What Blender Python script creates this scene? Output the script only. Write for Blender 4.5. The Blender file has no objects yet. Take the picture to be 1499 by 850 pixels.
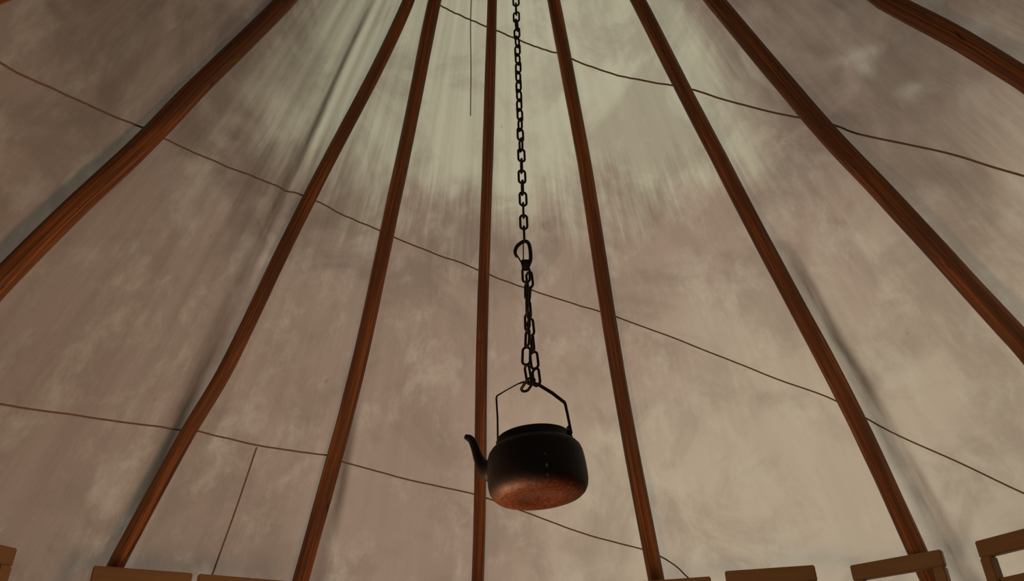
import bpy, bmesh, math, random
from mathutils import Vector, Matrix, Euler, noise
random.seed(4)
C = bpy.context.scene.collection
PI = math.pi
K = 3/4.84          # slope of the cone: metres of radius per metre of height
H = 4.69            # height where the cone would close
def rad(a): return a*PI/180

# ------------------------------------------------------------------ helpers
def tag(o, label=None, cat=None, group=None, kind=None):
    if label: o['label'] = label
    if cat: o['category'] = cat
    if group: o['group'] = group
    if kind: o['kind'] = kind
    return o
def empty(name, loc=(0,0,0), rot=(0,0,0)):
    o = bpy.data.objects.new(name, None); C.objects.link(o)
    o.empty_display_size = .05
    o.location = loc; o.rotation_euler = rot
    return o
def meshob(name, verts, faces, mat, parent=None, uvs=None, smooth=True):
    me = bpy.data.meshes.new(name)
    me.from_pydata([tuple(v) for v in verts], [], faces)
    if uvs is not None:
        l = me.uv_layers.new(name='UVMap')
        for lp in me.loops: l.data[lp.index].uv = uvs[lp.vertex_index]
    me.validate(); me.update()
    for p in me.polygons: p.use_smooth = smooth
    me.materials.append(mat)
    o = bpy.data.objects.new(name, me); C.objects.link(o)
    if parent: o.parent = parent
    return o
def bmob(name, bm, mat, parent=None, smooth=False):
    me = bpy.data.meshes.new(name)
    bmesh.ops.recalc_face_normals(bm, faces=bm.faces)
    bm.to_mesh(me); bm.free()
    for p in me.polygons: p.use_smooth = smooth
    me.materials.append(mat)
    o = bpy.data.objects.new(name, me); C.objects.link(o)
    if parent: o.parent = parent
    return o
def frames(pts, up=Vector((0,0,1)), closed=False):
    n = len(pts); out = []
    prev = None
    for i in range(n):
        if closed: t = pts[(i+1) % n]-pts[i-1]
        else: t = pts[min(i+1,n-1)]-pts[max(i-1,0)]
        t.normalize()
        if prev is None:
            a = up.cross(t)
            if a.length < 1e-4: a = Vector((1,0,0)).cross(t)
        else:
            a = prev - t*prev.dot(t)
        a.normalize(); prev = a
        out.append((t, a, t.cross(a)))
    return out
def tube_data(pts, radii, seg=12, closed=False, caps=True, up=Vector((0,0,1)), wob=None):
    """radii: a number or (ra, rb) per point. Returns verts, faces, uvs"""
    pts = [Vector(p) for p in pts]; n = len(pts)
    fr = frames(pts, up, closed)
    V = []; F = []; U = []; L = 0
    for i, (p, (t, a, b)) in enumerate(zip(pts, fr)):
        if i: L += (p-pts[i-1]).length
        r = radii[i] if isinstance(radii, (list, tuple)) else radii
        ra, rb = r if isinstance(r, (list, tuple)) else (r, r)
        for k in range(seg):
            th = 2*PI*k/seg
            m = 1 if wob is None else wob(th, L)
            V.append(p + (a*math.cos(th)*ra + b*math.sin(th)*rb)*m)
            U.append((k/seg, L))
    for i in range(n if closed else n-1):
        j = (i+1) % n
        for k in range(seg):
            q = (k+1) % seg
            F.append((i*seg+k, i*seg+q, j*seg+q, j*seg+k))
    if caps and not closed:
        F.append(tuple(range(seg-1, -1, -1)))
        F.append(tuple((n-1)*seg+k for k in range(seg)))
    return V, F, U
def tube(name, pts, radii, mat, parent=None, **k):
    V, F, U = tube_data(pts, radii, **k)
    return meshob(name, V, F, mat, parent, U)
def lathe(name, prof, mat, parent=None, seg=64, wob=None):
    V = []; F = []; rows = []
    for r, z in prof:
        if r < 1e-5:
            V.append((0,0,z)); rows.append([len(V)-1])
        else:
            s = len(V)
            for k in range(seg):
                th = 2*PI*k/seg
                m = wob(th, z) if wob else 1
                V.append((r*m*math.cos(th), r*m*math.sin(th), z))
            rows.append(list(range(s, s+seg)))
    for a, b in zip(rows, rows[1:]):
        for k in range(seg):
            q = (k+1) % seg
            if len(a) == 1: F.append((a[0], b[q], b[k]))
            elif len(b) == 1: F.append((a[k], a[q], b[0]))
            else: F.append((a[k], a[q], b[q], b[k]))
    o = meshob(name, V, F, mat, parent)
    bm = bmesh.new(); bm.from_mesh(o.data); bmesh.ops.recalc_face_normals(bm, faces=bm.faces); bm.to_mesh(o.data); bm.free()
    for p in o.data.polygons: p.use_smooth = True
    return o
def interp(tab, x):
    """tab: sorted list of (x, y)"""
    if x <= tab[0][0]: return tab[0][1]
    for (x0, y0), (x1, y1) in zip(tab, tab[1:]):
        if x <= x1:
            f = (x-x0)/(x1-x0)
            return y0+(y1-y0)*f
    return tab[-1][1]
def smooth_interp(tab, x):
    n = len(tab)
    if x <= tab[0][0]: return tab[0][1]
    if x >= tab[-1][0]: return tab[-1][1]
    for i in range(n-1):
        if x <= tab[i+1][0]:
            x0, y0 = tab[i]; x1, y1 = tab[i+1]; h = x1-x0
            m0 = (y1-tab[i-1][1])/(x1-tab[i-1][0]) if i > 0 else (y1-y0)/h
            m1 = (tab[i+2][1]-y0)/(tab[i+2][0]-x0) if i+2 < n else (y1-y0)/h
            t = (x-x0)/h
            return ((2*t**3-3*t*t+1)*y0+(t**3-2*t*t+t)*h*m0+(-2*t**3+3*t*t)*y1+(t**3-t*t)*h*m1)
def sstep(a, b, x):
    t = min(max((x-a)/(b-a), 0), 1); return t*t*(3-2*t)

# ------------------------------------------------------------------ node helpers
class NT:
    def __init__(s, name):
        s.m = bpy.data.materials.new(name); s.m.use_nodes = True
        s.t = s.m.node_tree; s.t.nodes.clear()
    def n(s, typ, **kw):
        nd = s.t.nodes.new(typ)
        for k, v in kw.items():
            if k in ('inp',):
                for a, b in v.items(): s.set(nd, a, b)
            else: setattr(nd, k, v)
        return nd
    def set(s, nd, a, b):
        sock = nd.inputs[a]
        if isinstance(b, bpy.types.NodeSocket): s.t.links.new(b, sock)
        else: sock.default_value = b
    def math(s, op, a, b=0.0, c=None, clamp=False):
        nd = s.t.nodes.new('ShaderNodeMath'); nd.operation = op; nd.use_clamp = clamp
        s.set(nd, 0, a); s.set(nd, 1, b)
        if c is not None: s.set(nd, 2, c)
        return nd.outputs[0]
    def mix(s, f, a, b, blend='MIX'):
        nd = s.t.nodes.new('ShaderNodeMix'); nd.data_type = 'RGBA'; nd.blend_type = blend
        s.set(nd, 0, f); s.set(nd, 6, a); s.set(nd, 7, b)
        return nd.outputs[2]
    def noise(s, vec, scale, detail=4, rough=.55, dist=0.0):
        nd = s.t.nodes.new('ShaderNodeTexNoise')
        s.set(nd, 'Vector', vec); nd.inputs['Scale'].default_value = scale
        nd.inputs['Detail'].default_value = detail; nd.inputs['Roughness'].default_value = rough
        nd.inputs['Distortion'].default_value = dist
        return nd.outputs[0]
    def mapping(s, vec, scale=(1,1,1), rot=(0,0,0), loc=(0,0,0)):
        nd = s.t.nodes.new('ShaderNodeMapping'); s.set(nd, 0, vec)
        nd.inputs['Scale'].default_value = scale; nd.inputs['Rotation'].default_value = rot; nd.inputs['Location'].default_value = loc
        return nd.outputs[0]
    def smooth(s, v, a, b):
        nd = s.t.nodes.new('ShaderNodeMapRange'); nd.interpolation_type = 'SMOOTHSTEP'
        s.set(nd, 0, v); s.set(nd, 1, a); s.set(nd, 2, b)
        return nd.outputs[0]
    def uv(s): return s.n('ShaderNodeUVMap').outputs[0]
    def obj(s): return s.n('ShaderNodeTexCoord').outputs['Object']
    def bump(s, h, strength, dist):
        nd = s.t.nodes.new('ShaderNodeBump'); nd.inputs['Strength'].default_value = strength
        nd.inputs['Distance'].default_value = dist; s.set(nd, 'Height', h); return nd.outputs[0]
    def out(s, sh):
        o = s.t.nodes.new('ShaderNodeOutputMaterial'); s.t.links.new(sh, o.inputs[0]); return s.m
    def principled(s, col, rough, metal=0.0, normal=None, spec=.5):
        p = s.t.nodes.new('ShaderNodeBsdfPrincipled')
        s.set(p, 'Base Color', col); s.set(p, 'Roughness', rough); s.set(p, 'Metallic', metal)
        s.set(p, 'Specular IOR Level', spec)
        if normal is not None: s.set(p, 'Normal', normal)
        return p.outputs[0]
def rgb(r, g, b): return (r, g, b, 1)

# ------------------------------------------------------------------ materials
# azimuth, half width in degrees, lowest and highest point, how dark the painted shadow
SHADOW_FOLDS = [(-47.6, 1.5, 1.3, 3.3, .95), (50.4, 1.9, .6, 2.1, 1.0), (-24.6, 1.4, .6, 1.75, .8)]
PALE_LINES = [(73.2,2.664,84.6,2.519,.5),(78.4,2.394,85.6,2.316,.65),(78.6,2.583,80.0,2.467,.55),(91.5,2.32,96.4,2.262,.45),(76.8,2.507,73.2,2.519,.4),(93.2,2.183,95.6,2.152,.35),(84.1,2.24,89.8,2.182,.4)]
def mat_canvas():
    # UV: u = azimuth in degrees / 10, v = height in metres
    s = NT('weathered_tent_canvas')
    uv = s.uv()
    sep = s.n('ShaderNodeSeparateXYZ'); s.set(sep, 0, uv)
    u, v = sep.outputs[0], sep.outputs[1]
    streak = s.noise(s.mapping(uv, (2.3, .9, 1)), 1.6, 4, .58)          # runs down the slope
    fine = s.noise(s.mapping(uv, (6.5, 2.2, 1)), 1.7, 3, .58)
    blot = s.noise(s.mapping(uv, (.55, 1.5, 1)), 1.15, 4, .55, .4)
    cloud = s.noise(s.mapping(uv, (.35, .8, 1), loc=(7,3,0)), 1.3, 3, .5)
    # ragged tide mark below the pale upper band
    e = s.math('MULTIPLY', s.math('SUBTRACT', blot, .5), 1.0)
    e = s.math('ADD', e, s.math('MULTIPLY', s.math('SUBTRACT', fine, .5), .38))
    e = s.math('ADD', e, s.math('MULTIPLY', s.math('SUBTRACT', streak, .5), .22))
    vv = s.math('ADD', v, e)
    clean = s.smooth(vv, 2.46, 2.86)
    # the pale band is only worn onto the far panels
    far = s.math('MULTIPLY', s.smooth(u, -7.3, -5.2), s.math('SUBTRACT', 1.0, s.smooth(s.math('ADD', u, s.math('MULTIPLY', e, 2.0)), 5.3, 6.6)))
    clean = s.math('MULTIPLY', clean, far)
    # paler area low on the right-hand panels
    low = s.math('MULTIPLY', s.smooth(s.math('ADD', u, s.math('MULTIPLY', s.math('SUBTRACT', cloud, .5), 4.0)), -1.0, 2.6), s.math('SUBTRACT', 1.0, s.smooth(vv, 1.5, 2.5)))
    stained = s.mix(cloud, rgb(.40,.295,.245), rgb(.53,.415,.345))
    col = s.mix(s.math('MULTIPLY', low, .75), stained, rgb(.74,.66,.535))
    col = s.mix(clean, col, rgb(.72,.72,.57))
    # streaks
    st = s.smooth(streak, .36, .66)
    col = s.mix(s.math('MULTIPLY', s.math('SUBTRACT', 1.0, st), .10), col, rgb(.33,.27,.21))
    pale = s.smooth(fine, .60, .80)
    col = s.mix(s.math('MULTIPLY', pale, .10), col, rgb(.80,.76,.66))
    xyz = s.obj()
    b1 = s.noise(xyz, 2.2, 5, .62, .8)
    col = s.mix(s.math('MULTIPLY', s.smooth(b1, .44, .66), .40), col, rgb(.30,.225,.18))
    b2 = s.noise(s.mapping(xyz, (1.3,1.3,.7), loc=(3,8,1)), 4.0, 5, .68, .25)
    col = s.mix(s.math('MULTIPLY', s.smooth(b2, .48, .72), .38), col, rgb(.78,.72,.60))
    # soot that settled just below the pale band
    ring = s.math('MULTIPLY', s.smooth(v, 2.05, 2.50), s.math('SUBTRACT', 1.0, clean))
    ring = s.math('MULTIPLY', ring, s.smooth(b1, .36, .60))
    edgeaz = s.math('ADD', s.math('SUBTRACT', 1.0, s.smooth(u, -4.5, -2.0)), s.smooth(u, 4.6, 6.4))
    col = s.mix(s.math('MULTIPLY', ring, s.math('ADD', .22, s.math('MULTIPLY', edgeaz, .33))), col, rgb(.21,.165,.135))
    hi = s.math('MULTIPLY', s.smooth(u, 6.2, 7.6), s.smooth(vv, 1.75, 2.3))
    col = s.mix(s.math('MULTIPLY', hi, .45), col, rgb(.30,.235,.195))
    # soft shadow bands beside three poles, painted along shallow folds
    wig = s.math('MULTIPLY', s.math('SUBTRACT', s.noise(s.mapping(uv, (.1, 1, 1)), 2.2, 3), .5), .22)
    for (a0, wd, z0, z1, st_) in SHADOW_FOLDS:
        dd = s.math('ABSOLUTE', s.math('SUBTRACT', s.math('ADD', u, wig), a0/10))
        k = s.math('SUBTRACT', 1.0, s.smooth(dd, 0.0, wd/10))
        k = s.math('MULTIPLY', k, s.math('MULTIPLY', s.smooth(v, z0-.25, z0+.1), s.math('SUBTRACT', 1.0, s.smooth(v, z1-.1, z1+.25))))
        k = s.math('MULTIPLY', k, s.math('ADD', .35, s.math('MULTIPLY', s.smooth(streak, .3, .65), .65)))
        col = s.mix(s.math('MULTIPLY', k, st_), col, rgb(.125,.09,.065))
    # pale crease lines high on the right
    wv = s.math('MULTIPLY', s.math('SUBTRACT', s.noise(s.mapping(uv, (2.5, 5, 1)), 1.6, 3), .5), .05)
    for (a0, z0, a1, z1, k_) in PALE_LINES:
        ax, ay, bx, by = a0*.024, z0, a1*.024, z1
        L2 = (bx-ax)**2+(by-ay)**2
        px = s.math('SUBTRACT', s.math('MULTIPLY', u, .24), ax); py = s.math('SUBTRACT', s.math('ADD', v, wv), ay)
        t = s.math('DIVIDE', s.math('ADD', s.math('MULTIPLY', px, bx-ax), s.math('MULTIPLY', py, by-ay)), L2, clamp=True)
        ex = s.math('SUBTRACT', px, s.math('MULTIPLY', t, bx-ax)); ey = s.math('SUBTRACT', py, s.math('MULTIPLY', t, by-ay))
        dd = s.math('SQRT', s.math('ADD', s.math('MULTIPLY', ex, ex), s.math('MULTIPLY', ey, ey)))
        k = s.math('MULTIPLY', s.math('SUBTRACT', 1.0, s.smooth(dd, .0, .045)), s.math('ADD', .35, s.math('MULTIPLY', s.smooth(b2, .35, .6), .65)))
        k = s.math('MULTIPLY', k, s.math('MULTIPLY', s.math('MULTIPLY', t, 4.0), s.math('SUBTRACT', 1.0, t)))
        col = s.mix(s.math('MULTIPLY', k, k_*.62), col, rgb(.74,.69,.60))
    sp = s.smooth(s.noise(s.mapping(uv, (1.6, 4, 1)), 2.6, 2, .5), .73, .80)
    col = s.mix(s.math('MULTIPLY', sp, .35), col, rgb(.22,.13,.08))
    weave = s.noise(s.mapping(uv, (17, 60, 1)), 6, 2, .6)
    col = s.mix(s.math('MULTIPLY', s.math('SUBTRACT', weave, .5), .30), col, rgb(.2,.17,.13))
    nrm = s.bump(s.math('ADD', s.math('MULTIPLY', streak, .6), s.math('MULTIPLY', fine, .35)), .22, .02)
    d = s.n('ShaderNodeBsdfDiffuse'); s.set(d, 0, col); s.set(d, 'Normal', nrm)
    t = s.n('ShaderNodeBsdfTranslucent'); s.set(t, 0, col); s.set(t, 'Normal', nrm)
    m = s.n('ShaderNodeMixShader'); s.set(m, 0, .45); s.set(m, 1, d.outputs[0]); s.set(m, 2, t.outputs[0])
    return s.out(m.outputs[0])
def mat_seam():
    s = NT('seam_thread')
    uv = s.uv()
    n = s.noise(s.mapping(uv, (1, 60, 1)), 1.0, 3)
    col = s.mix(n, rgb(.18,.105,.074), rgb(.30,.195,.14))
    return s.out(s.principled(col, .9))
def mat_pole(seed):
    s = NT('peeled_pine_pole')
    uv = s.uv()
    o = s.mapping(uv, (1,1,1), loc=(seed*3.7, seed*1.9, 0))
    # wrap u so the grain closes on itself
    sep = s.n('ShaderNodeSeparateXYZ'); s.set(sep, 0, uv)
    ang = s.math('MULTIPLY', sep.outputs[0], 2*PI)
    cmb = s.n('ShaderNodeCombineXYZ'); s.set(cmb, 0, s.math('COSINE', ang)); s.set(cmb, 1, s.math('SINE', ang)); s.set(cmb, 2, s.math('ADD', sep.outputs[1], seed*11.3))
    vec = cmb.outputs[0]
    grain = s.noise(s.mapping(vec, (3.5,3.5,.9)), 2.0, 5, .65, .3)
    big = s.noise(s.mapping(vec, (.8,.8,1.5)), 1.3, 3, .55)
    knot = s.smooth(s.noise(s.mapping(vec, (1.1,1.1,5)), 1.6, 2, .5), .68, .76)
    col = s.mix(s.smooth(grain, .33, .68), rgb(.070,.024,.009), rgb(.39,.135,.028))
    col = s.mix(s.math('MULTIPLY', s.smooth(big, .42, .60), .7), col, rgb(.085,.036,.018))
    col = s.mix(s.math('MULTIPLY', knot, .8), col, rgb(.03,.012,.007))
    nrm = s.bump(s.math('ADD', grain, s.math('MULTIPLY', knot, -.5)), .5, .006)
    return s.out(s.principled(col, .55, 0, nrm, .35))
def mat_iron():
    s = NT('blackened_iron')
    o = s.obj()
    n = s.noise(o, 60, 4)
    col = s.mix(n, rgb(.010,.008,.007), rgb(.030,.022,.018))
    return s.out(s.principled(col, .55, .6, s.bump(n, .4, .002)))
def mat_kettle(low=True):
    # soot over the whole body; towards the base the colour turns orange-brown
    s = NT('sooty_kettle')
    o = s.obj()
    sep = s.n('ShaderNodeSeparateXYZ'); s.set(sep, 0, o)
    n = s.noise(o, 45, 4); n2 = s.noise(s.mapping(o, (1,1,.25)), 120, 3)
    soot = s.mix(n, rgb(.003,.0025,.0025), rgb(.011,.008,.007))
    base_brown = s.mix(s.smooth(n2, .3, .7), rgb(.017,.0042,.0008), rgb(.070,.017,.0020))
    z = s.math('ADD', sep.outputs[2], s.math('MULTIPLY', s.math('SUBTRACT', n2, .5), .012))
    z = s.math('ADD', z, s.math('MULTIPLY', s.math('SUBTRACT', n, .5), .016))
    f = s.math('SUBTRACT', 1.0, s.smooth(z, .000, .030))
    rad2 = s.math('SQRT', s.math('ADD', s.math('POWER', sep.outputs[0], 2.0), s.math('POWER', sep.outputs[1], 2.0)))
    rings = s.math('MULTIPLY', s.math('SINE', s.math('MULTIPLY', rad2, 480.0)), .5)
    col = s.mix(f, soot, base_brown)
    # three small pale specks on the front of the body
    for zc, rr, k in ((.040, .0042, .8), (.066, .0034, .3), (.020, .0036, .3)):
        dx = s.math('SUBTRACT', sep.outputs[0], .016); dz = s.math('MULTIPLY', s.math('SUBTRACT', sep.outputs[2], zc), .7)
        d2 = s.math('SQRT', s.math('ADD', s.math('MULTIPLY', dx, dx), s.math('MULTIPLY', dz, dz)))
        m_ = s.math('MULTIPLY', s.math('SUBTRACT', 1.0, s.smooth(s.math('ADD', d2, s.math('MULTIPLY', s.math('SUBTRACT', n2, .5), .004)), rr*.35, rr)), s.math('LESS_THAN', sep.outputs[1], -.05))
        col = s.mix(s.math('MULTIPLY', m_, k), col, rgb(.20,.19,.19))
    rough = s.math('ADD', .46, s.math('MULTIPLY', n, .2))
    h = s.math('ADD', s.math('MULTIPLY', n, 1.0), s.math('MULTIPLY', rings, s.math('MULTIPLY', f, .12)))
    return s.out(s.principled(col, rough, .2, s.bump(h, .35, .003), .22))
def mat_chair():
    s = NT('varnished_chair_pine')
    o = s.obj()
    g = s.noise(s.mapping(o, (3, 40, 40)), 1.5, 4, .6)
    b = s.noise(o, 6, 3)
    col = s.mix(g, rgb(.13,.070,.020), rgb(.24,.135,.043))
    col = s.mix(s.math('MULTIPLY', b, .4), col, rgb(.11,.05,.014))
    return s.out(s.principled(col, .5, 0, s.bump(g, .25, .002), .4))
def mat_floor():
    s = NT('earth_floor')
    o = s.obj()
    n = s.noise(o, 5, 6, .65)
    col = s.mix(n, rgb(.05,.035,.025), rgb(.14,.10,.07))
    return s.out(s.principled(col, .95, 0, s.bump(n, .6, .03)))
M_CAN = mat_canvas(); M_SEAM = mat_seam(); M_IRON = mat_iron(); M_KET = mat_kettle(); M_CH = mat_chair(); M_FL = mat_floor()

# ------------------------------------------------------------------ canvas cone
def wob(az, z):
    a = rad(az); r = K*(H-z)
    p = Vector((r*math.sin(a), r*math.cos(a), z))
    w = .016*noise.noise(p*1.1+Vector((3,1,7)))
    w += .007*noise.noise(Vector((az*.20, z*.55, 2.0)))            # soft vertical flutes
    w += .004*noise.noise(Vector((az*.55, z*1.1, 9.0)))
    for (a0, wd, z0, z1, st_) in SHADOW_FOLDS:  # shallow grooves under the painted shadow bands
        w += .016*math.exp(-((az-a0)/(wd*.8))**2)*sstep(z0-.25, z0+.1, z)*(1-sstep(z1-.1, z1+.25, z))
    # diagonal creases high on the right-hand panels
    k = sstep(56, 70, az)*(1-sstep(112, 125, az))*sstep(1.75, 2.25, z)
    if k > 0:
        d = Vector((az*.040, (z+.0115*az)*3.4, 5.0))
        q = noise.noise(d)
        w += k*.034*(1-min(abs(q)*3.4, 1))
        w += k*.020*noise.noise(d*.8+Vector((0,0,4)))
    fade = sstep(4.5, 3.9, z) if False else 1-sstep(3.9, 4.4, z)
    return w*fade
def surf(az, z, inset=0.0):
    r = K*(H-z) + wob(az, z) - inset
    a = rad(az)
    return Vector((r*math.sin(a), r*math.cos(a), z))
ZTOP = 4.32
NA, NZ = 720, 180
V = []; F = []; U = []
for j in range(NZ+1):
    z = ZTOP*j/NZ
    for i in range(NA+1):
        az = -180+360*i/NA
        V.append(surf(az if i < NA else -180, z)); U.append((az/10, z))
for j in range(NZ):
    for i in range(NA):
        a = j*(NA+1)+i
        if abs(U[a][0]*10+.33) > 169 and V[a].z < 1.55: continue      # unseen doorway added behind the viewer to let light in
        F.append((a, a+1, a+NA+2, a+NA+1))
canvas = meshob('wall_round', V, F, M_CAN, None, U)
tag(canvas, 'stained off-white conical tent canvas stretched around the poles', 'tent canvas', kind='structure')

def ribbon(pts, w, label=None):
    """a narrow stitched seam lying on the inside of the canvas; pts are (azimuth, height)"""
    path = []
    for i in range(len(pts)-1):
        (a0, z0), (a1, z1) = pts[i], pts[i+1]
        n = max(3, int(max(abs(a1-a0)/.8, abs(z1-z0)/.03)))
        for k in range(n): path.append((i+k/n))
    path.append(len(pts)-1)
    ta = [(i, p[0]) for i, p in enumerate(pts)]; tz = [(i, p[1]) for i, p in enumerate(pts)]
    P = [surf(smooth_interp(ta, t), smooth_interp(tz, t), .0025) for t in path]
    vs = []; fs = []; us = []; L = 0
    for i, p in enumerate(P):
        t = (P[min(i+1, len(P)-1)]-P[max(i-1, 0)]).normalized()
        nrm = Vector((-p.x, -p.y, -K*math.hypot(p.x, p.y))).normalized()
        b = t.cross(nrm).normalized()
        if i: L += (p-P[i-1]).length
        for q, (sb, sn) in enumerate(((-1, -.0012), (-.6, .0022), (.6, .0022), (1, -.0012))):
            vs.append(p+b*sb*w*.42+nrm*sn); us.append((q/3, L))
    for i in range(len(P)-1):
        for q in range(3):
            a = i*4+q; fs.append((a, a+1, a+5, a+4))
    return meshob('seam', vs, fs, M_SEAM, canvas, us)
SEAMS = [
 ([(-44,3.50),(-25.91,3.475),(-3.86,3.417),(16.36,3.295),(23.11,3.229),(45.16,2.974),(54.2,2.808),(66.58,2.534),(70.24,2.413),(75.59,2.25),(79.23,2.123),(83.04,1.949),(90,1.65)], .010),
 ([(-115,1.98),(-95.76,2.186),(-87.67,2.281),(-77.39,2.385),(-71.51,2.428),(-57.91,2.499),(-44.77,2.545),(-35.81,2.541),(-24.59,2.513),(-15.09,2.471),(-6.64,2.42),(5.26,2.317),(16.14,2.208),(24.77,2.089),(33.25,1.939),(40.51,1.783),(46.21,1.653),(50.56,1.492),(55.62,1.327),(59.78,1.171),(66,.95)], .0085),
 ([(-80,1.40),(-67.2,1.476),(-58.77,1.53),(-48.42,1.581),(-45.02,1.595),(-37.14,1.594),(-28.66,1.602),(-25.7,1.595),(-16.2,1.545),(-6.39,1.494),(1.24,1.413),(9.33,1.31),(16.55,1.227),(19.62,1.162),(21.27,1.093),(25,.95)], .009),
 ([(-37.05,1.587),(-37.02,1.348),(-37.15,1.104),(-37.2,.7)], .009),
 ([(-13.6,3.56),(-13.2,3.477),(-11.4,3.253),(-10.4,3.055)], .006),
]
for p, w in SEAMS: ribbon(p, w)

# ------------------------------------------------------------------ poles
def off(z): return .055+.11*min(max((2.6-z)/1.8, 0), 1)
POLES = [
 # samples (azimuth, height), radius, label
 ([(-106.6,2.181),(-105.9,2.259),(-104.2,2.6)], .044, 'brown wooden tent pole just cutting the top left corner'),
 ([(-77.9,1.731),(-77.05,2.003),(-75.32,2.327),(-73.9,2.668),(-71.52,3.053)], .040, 'thick dark wooden tent pole slanting across the upper left canvas'),
 ([(-48.96,1.058),(-47.6,1.525),(-46.07,1.798),(-44.36,2.308),(-42.12,2.786),(-37.82,3.403)], .031, 'slim orange-brown bent tent pole whose foot goes behind the left chair pair'),
 ([(-27.74,1.078),(-26.39,1.882),(-26.41,2.432),(-26.72,2.999),(-27.94,3.453)], .036, 'brown tent pole slanting left of the upright one beside the kettle spout'),
 ([(-5.45,1.106),(-5.49,1.805),(-5.51,2.375),(-5.49,3.083),(-5.26,3.505)], .0285, 'thin nearly upright tent pole passing behind the kettle spout'),
 ([(17.61,1.073),(17.41,1.655),(17.74,2.249),(19.08,2.903),(19.72,3.472)], .036, 'brown tent pole first to the right of the kettle and chain'),
 ([(48.3,.973),(48.88,1.639),(48.47,2.164),(48.02,2.844),(48.55,3.298)], .037, 'dark brown tent pole running down behind a chair on the right'),
 ([(71.23,1.528),(69.62,2.122),(68.05,2.538),(67.38,3.07)], .040, 'brown tent pole leaving the right edge halfway up'),
 ([(94.72,2.05),(94.01,2.267),(92.19,2.52)], .035, 'thick knotty tent pole cutting across the top right corner'),
]
for q, (sm, r, lab) in enumerate(POLES):
    tab = sorted([(z, a) for a, z in sm])
    def azat(z):
        if z > tab[-1][0]:
            return tab[-1][1]
        return smooth_interp(tab, z)
    pts = []; rr = []
    N = 110
    for i in range(N+1):
        z = -.02+4.30*i/N
        ctr = K*(H-z)-off(z)
        lim = r+.012
        c = max(ctr, .02)
        a = rad(azat(z))
        jx = .010*noise.noise(Vector((q*7.3, z*1.1, 0)))
        jy = .006*noise.noise(Vector((q*7.3, z*1.3, 5)))
        pts.append(Vector((c*math.sin(a)+jx, c*math.cos(a)+jy, z)))
        tp = 1.10-.12*z/2.0 if z < 3.3 else .902-.35*(z-3.3)
        rr.append(r*max(tp, .35))
    def wb(th, L, q=q):
        return 1+.055*noise.noise(Vector((math.cos(th)*.9+q*5, math.sin(th)*.9, L*1.6)))+.03*noise.noise(Vector((math.cos(th)*1.5+q*5, math.sin(th)*1.5, L*6)))
    o = tube('tent_pole', pts, rr, mat_pole(q+1), None, seg=20, wob=wb, up=Vector((1,0,0)))
    tag(o, lab, 'tent pole', 'wooden poles carrying the tent canvas')

# ------------------------------------------------------------------ floor
bm = bmesh.new()
bmesh.ops.create_circle(bm, cap_ends=True, segments=96, radius=3.1)
fl = bmob('floor', bm, M_FL); tag(fl, kind='structure', label='dark trodden earth floor under the tent', cat='floor')

# ------------------------------------------------------------------ chain
CX = .0385
PITCH, WIRE = .042, .0036
def link_mesh():
    pts = []
    L = PITCH; Rb = .0098                      # inner length = pitch; bend radius of the centre line
    half = (L+2*WIRE)/2 - Rb
    n = 8
    for i in range(n+1):
        t = PI*i/n; pts.append(Vector((Rb*math.cos(t), 0, half+Rb*math.sin(t))))
    for i in range(n+1):
        t = PI+PI*i/n; pts.append(Vector((Rb*math.cos(t), 0, -half+Rb*math.sin(t))))
    Vv, Ff, Uu = tube_data(pts, WIRE, seg=10, closed=True, up=Vector((0,1,0)))
    return Vv, Ff
chain = empty('hanging_chain', (CX, 0, 1.60))
tag(chain, 'black iron chain with hook and doubled lower end holding up the kettle', 'chain')
lv, lf = link_mesh()
link0 = None
def add_link(loc, twist, tilt=(0,0)):
    global link0
    if link0 is None:
        link0 = o = meshob('chain_link', lv, lf, M_IRON, chain)
    else:
        o = link0.copy(); C.objects.link(o); o.parent = chain
    o.location = Vector(loc)-Vector((CX,0,1.60))
    o.rotation_euler = (tilt[0], tilt[1], twist)
    return o
TW = [(1.6, 0), (1.85, 8), (2.02, 32), (2.15, 45), (2.40, 47), (2.52, 75), (2.62, 88), (3.4, 90)]
z = 1.612; i = 0
while z < 3.9:
    tw = interp(TW, z)+(0 if i % 2 else 90)+random.uniform(-5, 5)
    sx = -.0020*math.sin((z-1.6)*2.2)
    add_link((CX+sx+.0006*random.uniform(-1, 1), 0, z), rad(tw))
    z += PITCH; i += 1
# the hook: a rod bent over the last link, its open end pointing left, with a thin safety latch
hk = []
for x, zz in [(-.0225,-.066),(-.0265,-.056),(-.0270,-.044),(-.0215,-.030),(-.012,-.020),(-.002,-.0135),(.008,-.016),(.0130,-.028),(.0150,-.045),(.0155,-.062),(.0145,-.078),(.009,-.094),(.002,-.108)]:
    hk.append(Vector((x, 0, zz)))
def dense(pts, n=6):
    out = []
    tx = [(i, p.x) for i, p in enumerate(pts)]; ty = [(i, p.y) for i, p in enumerate(pts)]; tz = [(i, p.z) for i, p in enumerate(pts)]
    m = (len(pts)-1)*n
    for i in range(m+1):
        t = i/n; out.append(Vector((smooth_interp(tx, t), smooth_interp(ty, t), smooth_interp(tz, t))))
    return out
hd = dense(hk)
nh = len(hd)
hook = tube('hook', hd, [.0044+.0010*sstep(0, .25, i/nh) for i in range(nh)], M_IRON, chain, seg=12, up=Vector((0,1,0)))
tube('latch', dense([Vector((-.0215,0,-.062)), Vector((-.016,0,-.074)), Vector((-.011,0,-.084)), Vector((-.008,0,-.094))]), .0024, M_IRON, hook, seg=8, up=Vector((0,1,0)))
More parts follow.
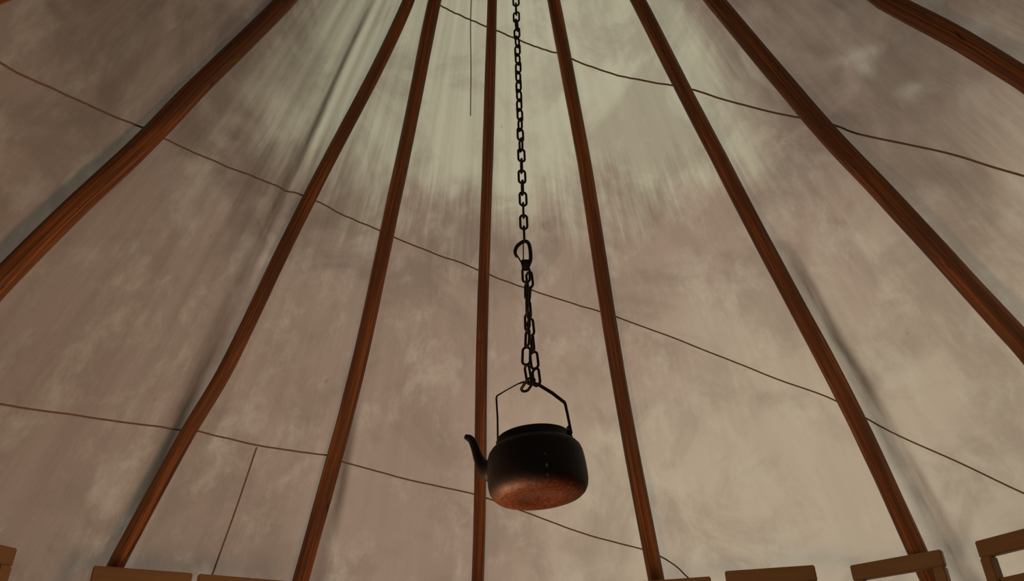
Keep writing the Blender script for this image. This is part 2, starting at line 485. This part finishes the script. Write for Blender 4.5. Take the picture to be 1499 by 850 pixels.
# the flattened throat block at the hook's foot
bm = bmesh.new()
bmesh.ops.create_cube(bm, size=1)
for v in bm.verts: v.co = Vector((v.co.x*(.030 if v.co.z > 0 else .018), v.co.y*.012, v.co.z*.036)) + Vector((.0010, 0, -.094))
bmesh.ops.bevel(bm, geom=bm.edges[:], offset=.004, segments=3, affect='EDGES')
bmob('hook_eye', bm, M_IRON, hook, True)
tube('hook_bar', [Vector((-.004,0,-.020)), Vector((-.0045,0,-.050)), Vector((-.005,0,-.082))], .0018, M_IRON, hook, seg=8, up=Vector((0,1,0)))
# two strands from the hook to the kettle handle
def strand(pts, tw0):
    P = dense([Vector(p) for p in pts], 40)
    tot = sum((b-a).length for a, b in zip(P, P[1:]))
    n = len(tw0); step = (tot-2*WIRE)/n
    acc = 0; nxt = WIRE+step*.5; k = 0
    for a, b in zip(P, P[1:]):
        acc += (b-a).length
        if acc >= nxt and k < n:
            d = (b-a).normalized()
            o = add_link((0,0,0), 0)
            o.location = b-Vector((CX,0,1.60))
            ax = Vector((1,0,0)); ax = (ax-d*ax.dot(d)).normalized(); ay = d.cross(ax)
            o.rotation_euler = (Matrix((ax, ay, d)).transposed() @ Matrix.Rotation(rad(tw0[k]), 3, 'Z')).to_euler()
            nxt += step; k += 1
HZ = 1.152      # top of the kettle handle
strand([(CX+.001,.000,1.502),(CX+.001,-.004,1.45),(CX+.000,-.009,1.36),(CX-.001,-.012,1.28),(CX-.006,-.012,1.205),(CX+.001,-.003,HZ-.010)], [8,70,85,55,62,8,58])
strand([(CX+.007,.010,1.494),(CX+.011,.012,1.45),(CX+.006,.011,1.38),(CX+.010,.012,1.30),(CX+.014,.010,1.23),(CX+.020,.003,HZ-.012)], [42,80,70,45,75,25,38])
# the free tail: the last link lies bunched on the handle
add_link((CX-.004,-.006,HZ-.010), rad(30), (rad(70), rad(0)))

# ------------------------------------------------------------------ kettle
KB = Vector((.0545, 0, .853))         # centre of the base
kettle = empty('kettle', KB, (rad(0), rad(-4.2), rad(0)))
tag(kettle, 'sooty black kettle with curved spout hanging on the chain', 'kettle')
def dent(th, z): return 1+.006*noise.noise(Vector((math.cos(th)*1.5, math.sin(th)*1.5, z*14)))
prof = [(0,.0035),(.006,.0035),(.010,.0015),(.016,.0008),(.040,.0010),(.041,.0),(.070,0),(.088,.0012),(.101,.0055),(.110,.0130),(.1158,.024),(.1182,.037),(.1185,.050),(.1178,.070),(.1163,.090),(.1145,.104),(.1108,.1150),(.1040,.1235),(.0960,.1290),(.0905,.1320),(.0888,.1345),(.0882,.139),(.0882,.1465),(.0890,.1485),(.0892,.1500),(.0880,.1515),(.0850,.1510),(.0840,.148),(.0838,.130)]
body = lathe('body', prof, M_KET, kettle, 96, dent)
lidp = [(0,.1550),(.02,.1550),(.05,.1535),(.072,.1510),(.0825,.1480),(.0832,.1465),(.080,.1455),(.04,.149),(0,.150)]
lid = lathe('lid', lidp, M_KET, kettle, 64)
lathe('knob', [(0,.1650),(.006,.1645),(.0095,.162),(.0095,.1595),(.006,.1570),(.006,.1540),(0,.1540)], M_KET, lid, 24)
# gooseneck spout on the left
SA = rad(180-12)       # spout heading in the kettle's plane (turned a little away from the viewer)
def rp(r, z, s=0): return Vector((r*math.cos(SA)-s*math.sin(SA), r*math.sin(SA)+s*math.cos(SA), z))
sp = dense([rp(.098,.088), rp(.115,.091), rp(.1275,.100), rp(.1350,.113), rp(.1410,.130), rp(.1465,.153), rp(.1545,.1740), rp(.1685,.1845)], 6)
ns = len(sp)
SR = [(0,.034),(.14,.029),(.28,.0205),(.45,.0140),(.62,.0112),(.80,.0098),(.93,.0085),(1,.0060)]
spo = tube('spout', sp, [interp(SR, i/(ns-1)) for i in range(ns)], M_KET, kettle, seg=24, up=Vector((0,1,0)))
# ears riveted to the neck, and the angular bail handle
HA = SA-rad(4)
def hp(x, z, y=0):     # x positive = away from the spout
    return Vector((-x*math.cos(HA)-y*math.sin(HA)*-1, -x*math.sin(HA)+y*math.cos(HA), z))
for s in (-1, 1):
    bm = bmesh.new(); bmesh.ops.create_cube(bm, size=1)
    for v in bm.verts:
        c = hp(s*(.0892+v.co.x*.0045), .147+v.co.z*.028, v.co.y*.018*(1 if v.co.z < 0 else .6)); v.co = c
    bmesh.ops.bevel(bm, geom=bm.edges[:], offset=.0012, segments=2, affect='EDGES')
    bmob('handle_ear', bm, M_IRON, kettle, False)
hx = [(-.0905,.143),(-.0895,.160),(-.0850,.220),(-.0835,.2740),(-.0810,.2800),(-.055,.2900),(-.025,.3000),(-.012,.3020),(.010,.2990),(.030,.2850),(.060,.2570),(.0870,.2260),(.0890,.2210),(.0910,.195),(.0930,.160),(.0940,.143)]
HW = [(.0026,.0036),(.0026,.0034),(.0026,.0032),(.0026,.0032),(.0022,.0028),(.0017,.0026),(.0018,.0030),(.0026,.0036),(.0036,.0040),(.0044,.0044),(.0046,.0046),(.0042,.0044),(.0036,.0042),(.0034,.0038),(.0034,.0036),(.0032,.0036)]
hpts = []; hw = []
for i in range(len(hx)-1):
    for k in range(6):
        t = k/6
        hpts.append(hp(hx[i][0]*(1-t)+hx[i+1][0]*t, hx[i][1]*(1-t)+hx[i+1][1]*t))
        hw.append(tuple(HW[i][c]*(1-t)+HW[i+1][c]*t for c in (0,1)))
hpts.append(hp(*hx[-1])); hw.append(HW[-1])
tube('handle', hpts, hw, M_IRON, kettle, seg=10, up=hp(0,0,1))

# ------------------------------------------------------------------ chairs
def box(bm, c0, size, taper=None, bev=.004, M=None):
    r = bmesh.ops.create_cube(bm, size=1)
    for v in r['verts']:
        v.co = Vector((v.co.x*size[0], v.co.y*size[1], v.co.z*size[2]))
        if M: v.co = M @ v.co
        v.co += Vector(c0)
    if bev:
        es = {e for v in r['verts'] for e in v.link_edges}
        bmesh.ops.bevel(bm, geom=list(es), offset=bev, segments=2, affect='EDGES')
W = .345
def make_chair():
    """x = width, -y = towards the fire, origin on the floor under the back"""
    t = empty('chair')
    bm = bmesh.new(); box(bm, (0, 0, .970), (W, .030, .060)); bmob('top_rail', bm, M_CH, t)
    for zc, h in ((.838, .055), (.640, .055)):
        bm = bmesh.new(); box(bm, (0, 0, zc), (W-.091, .022, h), bev=.003); bmob('back_rail', bm, M_CH, t)
    for s in (-1, 1):
        bm = bmesh.new(); box(bm, (s*(W/2-.0235), 0, .470), (.042, .042, .940)); bmob('back_leg', bm, M_CH, t)
        bm = bmesh.new(); box(bm, (s*.105, -.335, .2125), (.036, .036, .425)); bmob('front_leg', bm, M_CH, t)
    # seat narrowing towards the front
    bm = bmesh.new(); r = bmesh.ops.create_cube(bm, size=1)
    for v in r['verts']:
        w = .282 if v.co.y > 0 else .255
        v.co = Vector((v.co.x*w, -.195+v.co.y*.345, .437+v.co.z*.024))
    bmesh.ops.bevel(bm, geom=bm.edges[:], offset=.006, segments=2, affect='EDGES'); bmob('seat', bm, M_CH, t)
    bm = bmesh.new(); box(bm, (0, -.335, .385), (.170, .020, .05), bev=.003); bmob('seat_rail', bm, M_CH, t)
    return t
def copy_tree(o, parent=None):
    c = o.copy(); C.objects.link(c)
    if parent: c.parent = parent
    for ch in list(o.children): copy_tree(ch, c)
    return c
CH = [
 # top rail's two ends (x, y), label
 ((-1.865,.595), (-1.700,.898), 'wooden chair back cut by the left edge of the view'),
 ((-1.560,1.160), (-1.248,1.318), 'wooden chair back under the slim orange-brown pole, left of a pair almost touching'),
 ((-1.232,1.326), (-.928,1.492), 'wooden chair back barely rising into view at the bottom, right of the touching pair'),
 ((.455,1.660), (.792,1.580), 'wooden chair back of which only a tiny corner shows at the bottom edge'),
 ((.838,1.488), (1.158,1.418), 'wooden chair back right of the kettle standing clear of any pole'),
 ((1.320,1.438), (1.572,1.205), 'wooden chair back with a dark pole passing behind its right end'),
 ((1.652,1.098), (1.815,.795), 'wooden chair back with open slats cut by the right edge of the view'),
]
proto = None
for (x0, y0), (x1, y1), lab in CH:
    if proto is None: o = proto = make_chair()
    else: o = copy_tree(proto)
    cx, cy = (x0+x1)/2, (y0+y1)/2
    a = math.atan2(y1-y0, x1-x0)
    o.location = (cx, cy, 0)
    o.rotation_euler = (0, 0, a)
    tag(o, lab, 'chair', 'wooden chairs ringed around the fire place')

# ------------------------------------------------------------------ light
w = bpy.data.worlds.new('World'); bpy.context.scene.world = w; w.use_nodes = True
nt = w.node_tree; nt.nodes.clear()
bg = nt.nodes.new('ShaderNodeBackground'); wo = nt.nodes.new('ShaderNodeOutputWorld')
bg.inputs[0].default_value = rgb(.80, .92, .86); bg.inputs[1].default_value = .29
nt.links.new(bg.outputs[0], wo.inputs[0])
def lamp(name, typ, energy, col, loc=(0,0,0), rot=(0,0,0), **k):
    l = bpy.data.lights.new(name, typ); l.energy = energy; l.color = col
    for a, b in k.items(): setattr(l, a, b)
    o = bpy.data.objects.new(name, l); C.objects.link(o); o.location = loc; o.rotation_euler = rot
    return o
# hazy sun behind the tent, a little to the right
sd = Vector((-.42, -.82, -.50)).normalized()
lamp('sun', 'SUN', 2.75, (1, .95, .85), (4, 7, 6), sd.to_track_quat('-Z', 'Y').to_euler(), angle=rad(40))
# the fire on the hearth
lamp('hearth_fire', 'POINT', 41, (1, .56, .31), (-.30, .05, .40), shadow_soft_size=.20)

# ------------------------------------------------------------------ camera
cam = bpy.data.cameras.new('camera'); co = bpy.data.objects.new('camera', cam); C.objects.link(co)
cam.sensor_fit = 'HORIZONTAL'; cam.sensor_width = 36; cam.lens = 36*1150/1499
cam.clip_start = .02
co.location = (0, -1.8, .30)
p, r = rad(32), rad(1.3)
fw = Vector((0, math.cos(p), math.sin(p))); up0 = Vector((0, -math.sin(p), math.cos(p))); rt0 = Vector((1,0,0))
rt = rt0*math.cos(r) - up0*math.sin(r)
up = rt0*math.sin(r) + up0*math.cos(r)
m = Matrix((rt, up, -fw)).transposed().to_4x4(); m.translation = co.location
co.matrix_world = m
sc = bpy.context.scene
sc.camera = co
sc.view_settings.view_transform = 'Standard'; sc.view_settings.look = 'None'
sc.view_settings.exposure = 0; sc.view_settings.gamma = 1; sc.view_settings.use_curve_mapping = False
